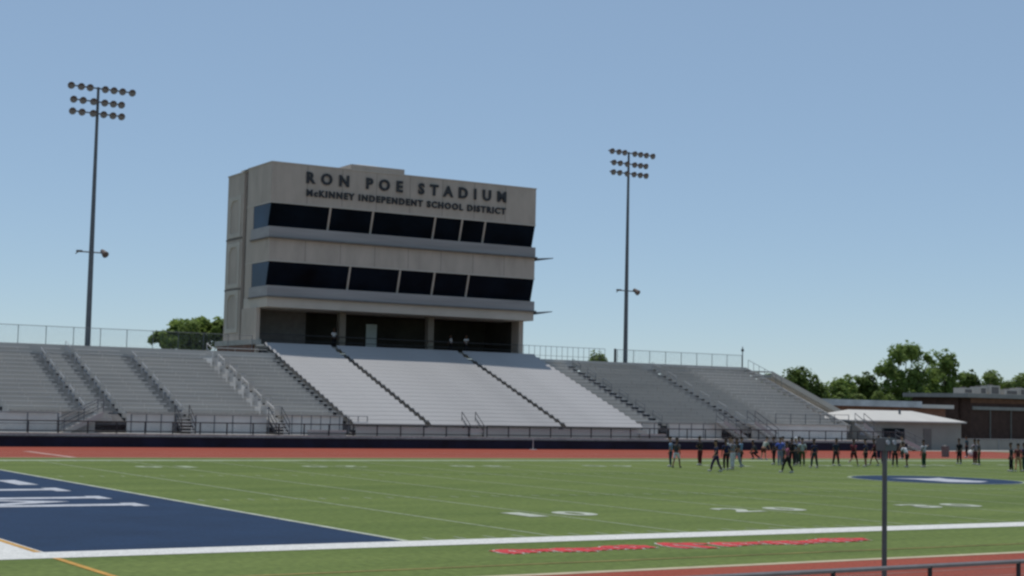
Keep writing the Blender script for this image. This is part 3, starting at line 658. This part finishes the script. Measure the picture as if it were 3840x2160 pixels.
# ------------------------------------------------------------------ trees
def tree(label, x, y, blobs, trunk_h, lm, seed, leaves=2600, size=.42, group='trees beyond the stadium', name='leafy_tree', cat='tree'):
    rnd = random.Random(seed); t = thing(name, label, cat, (x, y, 0), group)
    tr = MB(); tr.cyl((x, y, 0), (x, y, trunk_h), .35, .22, n=8)
    for (bx, by, bz, r) in blobs: tr.cyl((x, y, trunk_h-.2), (bx, by, bz-.2*r), .18, .05, n=6)
    tr.build('trunk', 'bark', t)
    tot = sum(b[3]**2 for b in blobs); cr = MB()
    for (bx, by, bz, r) in blobs:
        n_ = int(1.45*leaves*r*r/tot)
        cl = [(rnd.gauss(0, .5), rnd.gauss(0, .5), rnd.gauss(0, .5)) for _ in range(16)]
        for i in range(n_):
            c = rnd.choice(cl); v = Vector((c[0]+rnd.gauss(0, .24), c[1]+rnd.gauss(0, .24), c[2]*.85+rnd.gauss(0, .2)))
            if v.length > 1.15: v = v.normalized()*rnd.uniform(.85, 1.15)
            p = Vector((bx, by, bz))+v*r
            nn = (v.normalized()*.8+Vector((rnd.gauss(0, .6), rnd.gauss(0, .6), rnd.gauss(.7, .5)))).normalized()
            a = nn.orthogonal().normalized(); bb = nn.cross(a); an = rnd.uniform(0, 6.28); s = size*rnd.uniform(.55, 1.1)
            a2 = (a*math.cos(an)+bb*math.sin(an))*s; b2 = (bb*math.cos(an)-a*math.sin(an))*s*.6
            cr.add([p-a2, p-b2, p+a2+nn*.1*s, p+b2], [(0, 1, 2, 3)])
    cr.build('crown', lm, t, keep=True)
    return t
def T(label, Y, pxs, lm, seed, leaves=2600, size=.42, zlow=5.0, **k):
    """crown lobes given as photo positions back-projected to the tree's own distance"""
    bl = []
    for (u, v, rp) in pxs:
        p = onY(u, v, Y); sc = (p-CAM).dot(fw)/FPX; bl.append((p.x, Y+((len(bl)*37) % 5-2)*.5, p.z, rp*sc*1.1))
    x = sum(b[0] for b in bl)/len(bl)
    return tree(label, x, Y, bl, zlow, lm, seed, leaves, size, **k)
T('bushy green tree left of the press box behind the grandstand', 118, [(640, 1255, 48), (700, 1235, 52), (760, 1240, 46), (800, 1230, 36), (610, 1275, 36), (830, 1280, 40), (720, 1290, 60)], 'leaf_mid', 3, 4200, .34, 5)
T('small treetop showing above the seats right of the press box', 150, [(2215, 1350, 30), (2250, 1355, 24)], 'leaf_light', 4, 500, .3, 7)
T('dark round tree behind the sloping ramp at the grandstand end', 140, [(2950, 1440, 50), (3000, 1440, 56), (2900, 1450, 40), (3045, 1475, 46), (2960, 1500, 54), (3070, 1510, 44)], 'leaf_dark', 5, 3400, .38, 4)
T('low mixed tree between the dark round tree and the tallest tree', 145, [(3110, 1475, 42), (3160, 1465, 40), (3070, 1500, 40), (3150, 1500, 44), (3195, 1440, 30), (3130, 1440, 24)], 'leaf_mid', 6, 2600, .36, 3)
T('mid height green tree touching the left side of the tallest tree', 147, [(3225, 1440, 38), (3250, 1470, 46), (3200, 1480, 40), (3240, 1510, 40)], 'leaf_dark', 8, 2600, .36, 3)
T('tallest tree with gaps of sky in its crown, on the right', 150, [(3350, 1330, 38), (3400, 1315, 34), (3440, 1325, 34), (3300, 1375, 32), (3345, 1385, 30), (3330, 1430, 44), (3400, 1430, 46), (3460, 1400, 42), (3480, 1340, 24), (3420, 1490, 66), (3340, 1490, 60), (3480, 1480, 56), (3290, 1500, 46)], 'leaf_mid', 9, 6500, .36, 4)
T('second tall tree just right of the tallest tree', 152, [(3530, 1350, 34), (3560, 1370, 30), (3530, 1400, 40), (3480, 1490, 40), (3590, 1480, 40), (3500, 1440, 44), (3570, 1430, 42), (3540, 1475, 46)], 'leaf_mid', 10, 3800, .36, 4)
T('flat topped olive tree above the left end of the brown hall roof', 156, [(3610, 1420, 28), (3640, 1415, 24), (3620, 1450, 34), (3655, 1440, 26)], 'leaf_dark', 11, 1900, .34, 4)
T('sparse light green tree above the brown hall roof', 158, [(3700, 1410, 26), (3715, 1440, 34), (3670, 1460, 34), (3640, 1470, 34), (3740, 1435, 30), (3770, 1440, 24)], 'leaf_light', 12, 1900, .34, 4)
T('light green tree at the right edge above the brown hall', 160, [(3815, 1430, 30), (3855, 1430, 34), (3785, 1460, 34), (3830, 1455, 30)], 'leaf_light', 13, 1700, .34, 4)
T('bushy tree filling the space under the sloping ramp', 128, [(2900, 1480, 36), (2950, 1500, 40), (3010, 1520, 36), (3080, 1540, 34)], 'leaf_dark', 14, 2200, .34, 2)
T('low lime green shrubbery above the silver fascia', 138, [(3130, 1500, 22), (3300, 1495, 26), (3350, 1500, 22), (3210, 1500, 24)], 'leaf_light', 15, 1500, .3, 2, name='shrub', cat='shrub', group='shrubs beyond the stadium')

# ------------------------------------------------------------------ people
skin_cols = [mat('skin_a', (.38, .22, .15), .6, .05), mat('skin_b', (.16, .085, .055), .6, .05), mat('skin_c', (.27, .15, .095), .6, .05)]
_cm = {}
def cmat(c):
    if c not in _cm: _cm[c] = mat('cloth', c, .85, .08, 6)
    return _cm[c]
def skin_mesh(nodes, edges, sub=1):
    me = bpy.data.meshes.new('s'); names = list(nodes); ix = {n_: i for i, n_ in enumerate(names)}
    me.from_pydata([nodes[n_][0] for n_ in names], [(ix[a], ix[b]) for a, b in edges], [])
    o = bpy.data.objects.new('s', me); C.objects.link(o)
    mo = o.modifiers.new('k', 'SKIN'); mo.use_smooth_shade = True
    for i, n_ in enumerate(names):
        r = nodes[n_][1]; me.skin_vertices[0].data[i].radius = r if isinstance(r, tuple) else (r, r); me.skin_vertices[0].data[i].use_root = (i == 0)
    ms = o.modifiers.new('s', 'SUBSURF'); ms.levels = sub; ms.render_levels = sub
    bpy.context.view_layer.update(); dg = bpy.context.evaluated_depsgraph_get(); r = bpy.data.meshes.new_from_object(o.evaluated_get(dg))
    bpy.data.objects.remove(o); return r
def pose(kind):
    """joint positions, figure faces +y; feet on z = 0"""
    V = Vector; lean = {'bend': .55, 'crouch': .5}.get(kind, .04); drop = {'bend': .08, 'crouch': .38}.get(kind, 0)
    st = {'walk': .28, 'run': .42, 'bend': .12, 'crouch': .2}.get(kind, .03)
    j = {}; pz = .93-drop-(.04 if st > .2 else 0); j['pel'] = V((0, 0, pz))
    j['ch'] = V((0, math.sin(lean)*.33, pz+math.cos(lean)*.33)); j['nk'] = V((0, math.sin(lean)*.54, pz+math.cos(lean)*.54))
    hd = lean*.5; j['h0'] = j['nk']+V((0, .03, .10)); j['h1'] = j['h0']+V((0, .015+.08*math.sin(hd), .11)); j['h2'] = j['h1']+V((0, 0, .09))
    for s, n_ in ((-1, 'l'), (1, 'r')):
        f = st*s; j['hip'+n_] = V((s*.10, 0, pz-.06)); an = V((s*.12, f, .07)); 
        kn = (j['hip'+n_]+an)/2+V((0, .10 if kind == 'crouch' else .03+abs(f)*.12, 0))
        if kind == 'crouch': kn = V((s*.16, .32+f*.3, .42))
        if kind == 'run' and s < 0: an = V((s*.12, -.42, .28)); kn = V((s*.11, -.02, .46))
        if kind == 'wide': an = V((s*.26, 0, .07)); kn = V((s*.19, .03, .5))
        j['kn'+n_] = kn; j['an'+n_] = an; j['to'+n_] = an+V((s*.02, .15, -.03))
        sh = j['ch']+V((s*.19, math.sin(lean)*.12, math.cos(lean)*.14)); j['sh'+n_] = sh
        if kind == 'hips': el, wr = sh+V((s*.16, -.06, -.24)), sh+V((s*.02, .06, -.42))
        elif kind == 'point' and s > 0: el, wr = sh+V((s*.22, .1, -.05)), sh+V((s*.42, .2, .03))
        elif kind == 'fold': el, wr = sh+V((s*.05, .02, -.28)), sh+V((-s*.12, .2, -.22))
        elif kind in ('bend', 'crouch'): el, wr = sh+V((s*.04, .1, -.24)), sh+V((0, .22, -.44))
        elif kind in ('walk', 'run'): el, wr = sh+V((s*.05, -f*.5, -.25)), sh+V((s*.04, -f*.5+.12, -.46))
        else: el, wr = sh+V((s*.05, -.03, -.28)), sh+V((s*.06, .04, -.52))
        j['el'+n_], j['wr'+n_] = el, wr; d = (wr-el).normalized(); j['ha'+n_] = wr+d*.08
    return j
POSES = {}
def figure(kind, long_pants, fem=False):
    key = (kind, long_pants, fem)
    if key in POSES: return POSES[key]
    j = pose(kind); sw = .9 if fem else 1.0
    rad = {'pel': (.125, .10), 'ch': (.145*sw, .10), 'nk': .058, 'h0': .068, 'h1': .098, 'h2': .075}
    for s in 'lr': rad.update({'hip'+s: .088, 'kn'+s: .056, 'an'+s: .038, 'to'+s: (.04, .03), 'sh'+s: .055, 'el'+s: .04, 'wr'+s: .027, 'ha'+s: (.036, .02)})
    ed = [('pel', 'ch'), ('ch', 'nk'), ('nk', 'h0'), ('h0', 'h1'), ('h1', 'h2')]
    for s in 'lr': ed += [('pel', 'hip'+s), ('hip'+s, 'kn'+s), ('kn'+s, 'an'+s), ('an'+s, 'to'+s), ('ch', 'sh'+s), ('sh'+s, 'el'+s), ('el'+s, 'wr'+s), ('wr'+s, 'ha'+s)]
    body = skin_mesh({k: (j[k], rad[k]) for k in rad}, ed)
    # fingers, nose, ears merged in the same mesh
    b = MB(); b.v = [tuple(v.co) for v in body.vertices]; b.f = [tuple(p.vertices) for p in body.polygons]
    for s, n_ in ((-1, 'l'), (1, 'r')):
        d = (j['ha'+n_]-j['wr'+n_]).normalized(); fwd = Vector((0, 1, 0)); sd_ = (fwd-d*fwd.dot(d)).normalized(); up_ = d.cross(sd_)
        for i, ln_ in enumerate((.068, .078, .072, .055)):
            a = j['ha'+n_]+sd_*(.03-.02*i); m_ = a+d*ln_*.55; e = m_+d*ln_*.4-up_*s*.012; b.cyl(a, m_, .010, .009, n=5); b.cyl(m_, e, .009, .007, n=5)
        a = j['wr'+n_]+d*.03+sd_*.028; b.cyl(a, a+d*.035+sd_*.03, .012, .009, n=5)
        h = j['h1']; b.ball((h.x+s*.098, h.y-.005, h.z), .012, .022, .034, 6, 4)
    h = j['h1']; b.ball((h.x, h.y+.103, h.z-.01), .014, .02, .026, 6, 4)
    bme = bpy.data.meshes.new('body'); bme.from_pydata(b.v, [], b.f); bme.polygons.foreach_set('use_smooth', [True]*len(bme.polygons)); bme.update()
    r = {'pel': (.138, .115), 'ch': (.165*sw, .118), 'nk': (.085, .075)}
    for s in 'lr': r.update({'sh'+s: .075})
    nodes = {k: (j[k], r[k]) for k in r}; nodes['nk'] = (j['ch']+(j['nk']-j['ch'])*.75, (.085, .075)); nodes['pel'] = (j['pel']+Vector((0, 0, -.04)), (.138, .115))
    for s in 'lr': nodes['el'+s] = (j['sh'+s]+(j['el'+s]-j['sh'+s])*.85, .062)
    shirt = skin_mesh(nodes, [('pel', 'ch'), ('ch', 'nk'), ('ch', 'shl'), ('ch', 'shr'), ('shl', 'ell'), ('shr', 'elr')])
    nodes = {'pel': (j['pel']+Vector((0, 0, .03)), (.13, .108))}; ed = []
    for s in 'lr':
        nodes['hip'+s] = (j['hip'+s], .108); ed.append(('pel', 'hip'+s))
        if long_pants: nodes['kn'+s] = (j['kn'+s], .078); nodes['an'+s] = (j['an'+s]+Vector((0, 0, .03)), .062); ed += [('hip'+s, 'kn'+s), ('kn'+s, 'an'+s)]
        else: nodes['kn'+s] = (j['hip'+s]+(j['kn'+s]-j['hip'+s])*.85, .09); ed += [('hip'+s, 'kn'+s)]
    pants = skin_mesh(nodes, ed)
    hb = MB(); hb.ball((j['h2'].x, j['h2'].y-.022, j['h2'].z-.015), .102, .108, .085, 10, 6)
    if fem: hb.ball((j['h1'].x, j['h1'].y-.10, j['h1'].z-.06), .055, .04, .15, 8, 5)
    hm_ = bpy.data.meshes.new('hair'); hm_.from_pydata(hb.v, [], hb.f); hm_.update()
    shs = []
    for s in 'lr':
        sb = MB(); a = j['an'+s]; t_ = j['to'+s]; lo = a.z-.068
        sb.ball(((a.x+t_.x)/2, (a.y+t_.y)/2, lo+.045), .05, .15, .05, 8, 5); me = bpy.data.meshes.new('shoe'); me.from_pydata([tuple(v) for v in sb.v], [], sb.f); me.update(); shs.append(me)
    sh_ = bpy.data.meshes.new('tmp')
    for me in (shirt, pants): me.materials.clear()
    POSES[key] = (bme, shirt, pants, hm_, shs); return POSES[key]
def setm(o, m):
    if not o.data.materials: o.data.materials.append(None)
    o.material_slots[0].link = 'OBJECT'; o.material_slots[0].material = m
def person(u, v, kind, face, top, bottom, label, long_pants=True, skin=0, hair=(.02, .015, .012), shoe=(.4, .4, .4), h=1.76, fem=False, loc=None, group='people gathered on the far side of the field'):
    p = loc or onZ(u, v, .02); t = thing('person', label, 'person', p, group); t.rotation_euler = (0, 0, R(face)); t.scale = (h/1.76,)*3
    body, shirt, pants, hr, shs = figure(kind, long_pants, fem)
    for nm, me, m_ in (('body', body, skin_cols[skin]), ('shirt', shirt, cmat(top)), ('trousers' if long_pants else 'shorts', pants, cmat(bottom)), ('hair', hr, cmat(hair))):
        o = bpy.data.objects.new(nm, me); C.objects.link(o); o.parent = t; setm(o, m_)
    for me in shs: o = bpy.data.objects.new('shoe', me); C.objects.link(o); o.parent = t; setm(o, cmat(shoe))
    return t
LB = (.15, .24, .36); NV = (.008, .014, .045); BK = (.009, .009, .012); WH = (.55, .55, .58); GR = (.17, .17, .19); DG = (.04, .044, .05); MR = (.10, .012, .025); TE = (.012, .05, .07); PG = (.20, .23, .30); BL = (.07, .11, .40)
person(2515, 1750, 'stand', 40, LB, TE, 'person in light blue shirt and teal trousers, leftmost on the field', skin=2)
person(2536, 1754, 'walk', -60, DG, WH, 'person in dark top and white shorts beside the leftmost light blue shirt', False, skin=1, shoe=(.05, .05, .05))
person(2625, 1745, 'fold', 10, BK, (.08, .012, .015), 'person in black top and dark red trousers standing alone', skin=1)
person(2686, 1768, 'walk', 75, NV, (.03, .02, .06), 'person in navy top and purple waist walking left of the close group', skin=2)
person(2722, 1762, 'stand', -20, NV, BK, 'person in navy from head to foot at the left of the close group', skin=1)
person(2747, 1760, 'hips', 15, GR, WH, 'tall person in grey shirt and baggy white trousers in the close group', skin=0, h=1.86)
person(2777, 1748, 'stand', -150, LB, BK, 'person in light blue shirt and black shorts at the right of the close group', False, skin=2, shoe=(.5, .5, .5))
person(2838, 1722, 'crouch', 60, DG, BK, 'person in dark clothes crouching far back on the sideline', skin=1)
person(2862, 1724, 'bend', -90, (.30, .33, .30), (.09, .03, .02), 'person in pale grey shirt bending far back on the sideline', False, skin=0)
person(2903, 1742, 'stand', 30, NV, BK, 'person in black trousers standing left of the bright blue shirt', skin=1)
person(2924, 1744, 'hips', 170, BL, PG, 'person in bright blue shirt and pale grey trousers seen from behind', skin=2)
person(2953, 1772, 'walk', 60, (.28, .08, .13), BK, 'person in pink and black top walking nearest the camera', skin=1)
person(2986, 1744, 'fold', 0, PG, DG, 'person in pale grey shirt and dark trousers right of the pink top', skin=0, hair=WH)
person(3008, 1748, 'stand', -40, (.32, .36, .34), (.03, .06, .02), 'person in pale shirt and dark green trousers right of the white cap', skin=2)
person(3054, 1754, 'wide', 0, NV, (.01, .03, .035), 'person in dark teal trousers standing with legs apart', skin=1)
person(3134, 1746, 'wide', 180, (.02, .03, .05), BK, 'person all in black standing with back turned left of the maroon shirt', skin=1)
person(3200, 1748, 'run', -70, MR, (.05, .01, .015), 'person in maroon shirt and shorts running left of the post', False, skin=1, shoe=(.55, .55, .5))
person(3247, 1750, 'stand', 20, NV, BK, 'person in navy shirt and black shorts between the maroon shirt and the post', False, skin=2)
person(3280, 1746, 'walk', 50, (.05, .01, .015), BK, 'person in dark red top and black shorts just left of the post', False, skin=1, shoe=(.5, .5, .45))
person(3296, 1724, 'stand', 0, (.30, .34, .40), NV, 'person in pale blue shirt standing farther back just left of the post', skin=0)
person(3332, 1726, 'hips', 160, LB, NV, 'person in light blue shirt standing farther back behind the post', skin=0)
person(3356, 1750, 'walk', -50, BK, BK, 'person in black walking just right of the post', skin=1)
person(3402, 1752, 'bend', 10, WH, BK, 'person in white shirt and black shorts leaning forward', False, skin=1)
person(3384, 1722, 'stand', 5, (.30, .28, .27), DG, 'person in beige shirt farther back behind the leaning white shirt', skin=0)
person(3465, 1752, 'point', 0, (.36, .36, .38), (.02, .06, .03), 'person in light grey shirt and dark green trousers stretching out an arm', skin=1)
person(3598, 1740, 'stand', 90, BK, BK, 'slim person in black left of the white ball', skin=1)
person(3657, 1742, 'hips', -10, (.22, .19, .22), MR, 'person in grey shirt and maroon trousers beside the white ball', skin=1)
person(3626, 1716, 'stand', 20, TE, BK, 'person in dark teal farther back behind the white ball', skin=1)
person(3793, 1768, 'stand', 60, (.02, .03, .035), BK, 'person in black near the right edge beside tan trousers', skin=1)
person(3818, 1768, 'walk', -60, (.10, .03, .03), (.45, .28, .14), 'person in dark red shirt and tan trousers near the right edge', skin=2)
person(3843, 1768, 'stand', 0, NV, (.02, .05, .05), 'person in navy cut off by the right edge', skin=1)
for u, v, l, k in ((1251, 1300, 'person in white shirt in the dark press box concourse left of the pale door', 'stand'), (1691, 1305, 'slim person in white shirt in the dark concourse right of the pale door', 'walk'), (1747, 1305, 'person in white shirt with folded arms at the right of the dark concourse', 'fold')):
    q_ = onY(u, v, 92.9); person(u, v, k, 180 if k != 'walk' else 60, (.72, .72, .72), BK, l, loc=Vector((q_.x, 92.9, 8.281)), skin=1, group='people in the press box concourse')
person(2737, 1746, 'stand', 120, (.30, .33, .36), NV, 'person in pale shirt half hidden behind the tall grey shirt', skin=2)
person(2764, 1752, 'walk', 100, BK, PG, 'person in black top and pale grey trousers just left of the black shorts', skin=1)
person(2938, 1740, 'fold', 20, (.16, .20, .42), DG, 'person in blue shirt with folded arms right beside the bright blue shirt', skin=0)
person(2970, 1748, 'hips', -30, BK, BK, 'person all in black right beside the pink and black top', skin=1)
person(2998, 1738, 'stand', 60, (.10, .09, .22), DG, 'person in violet shirt just behind the white cap', skin=1)
person(3313, 1738, 'fold', -20, (.5, .52, .55), NV, 'person in white shirt and navy trousers directly left of the post shaft', skin=1)
person(3672, 1744, 'stand', 40, DG, (.03, .06, .03), 'person in dark shirt and dark green trousers right of the maroon trousers', skin=2)
p = onZ(3641, 1716, 0); t = thing('ball', 'white ball on the track edge between two people', 'ball', (p.x, p.y, .35))
MB().ball((p.x, p.y, .35), .3, .3, .3, 12, 8).build('ball_shell', 'paint_white', t, smooth=True)
p = onZ(3545, 1714, 0); t = thing('waste_bin', 'dark round waste bin standing on the red track by the white roofed building', 'bin', (p.x, p.y, 0))
MB().cyl((p.x, p.y, .0), (p.x, p.y, .9), .30, .34, n=14).build('barrel', 'joint', t); MB().cyl((p.x, p.y, .902), (p.x, p.y, 1.0), .36, .2, n=14).build('lid', 'rail_black', t)
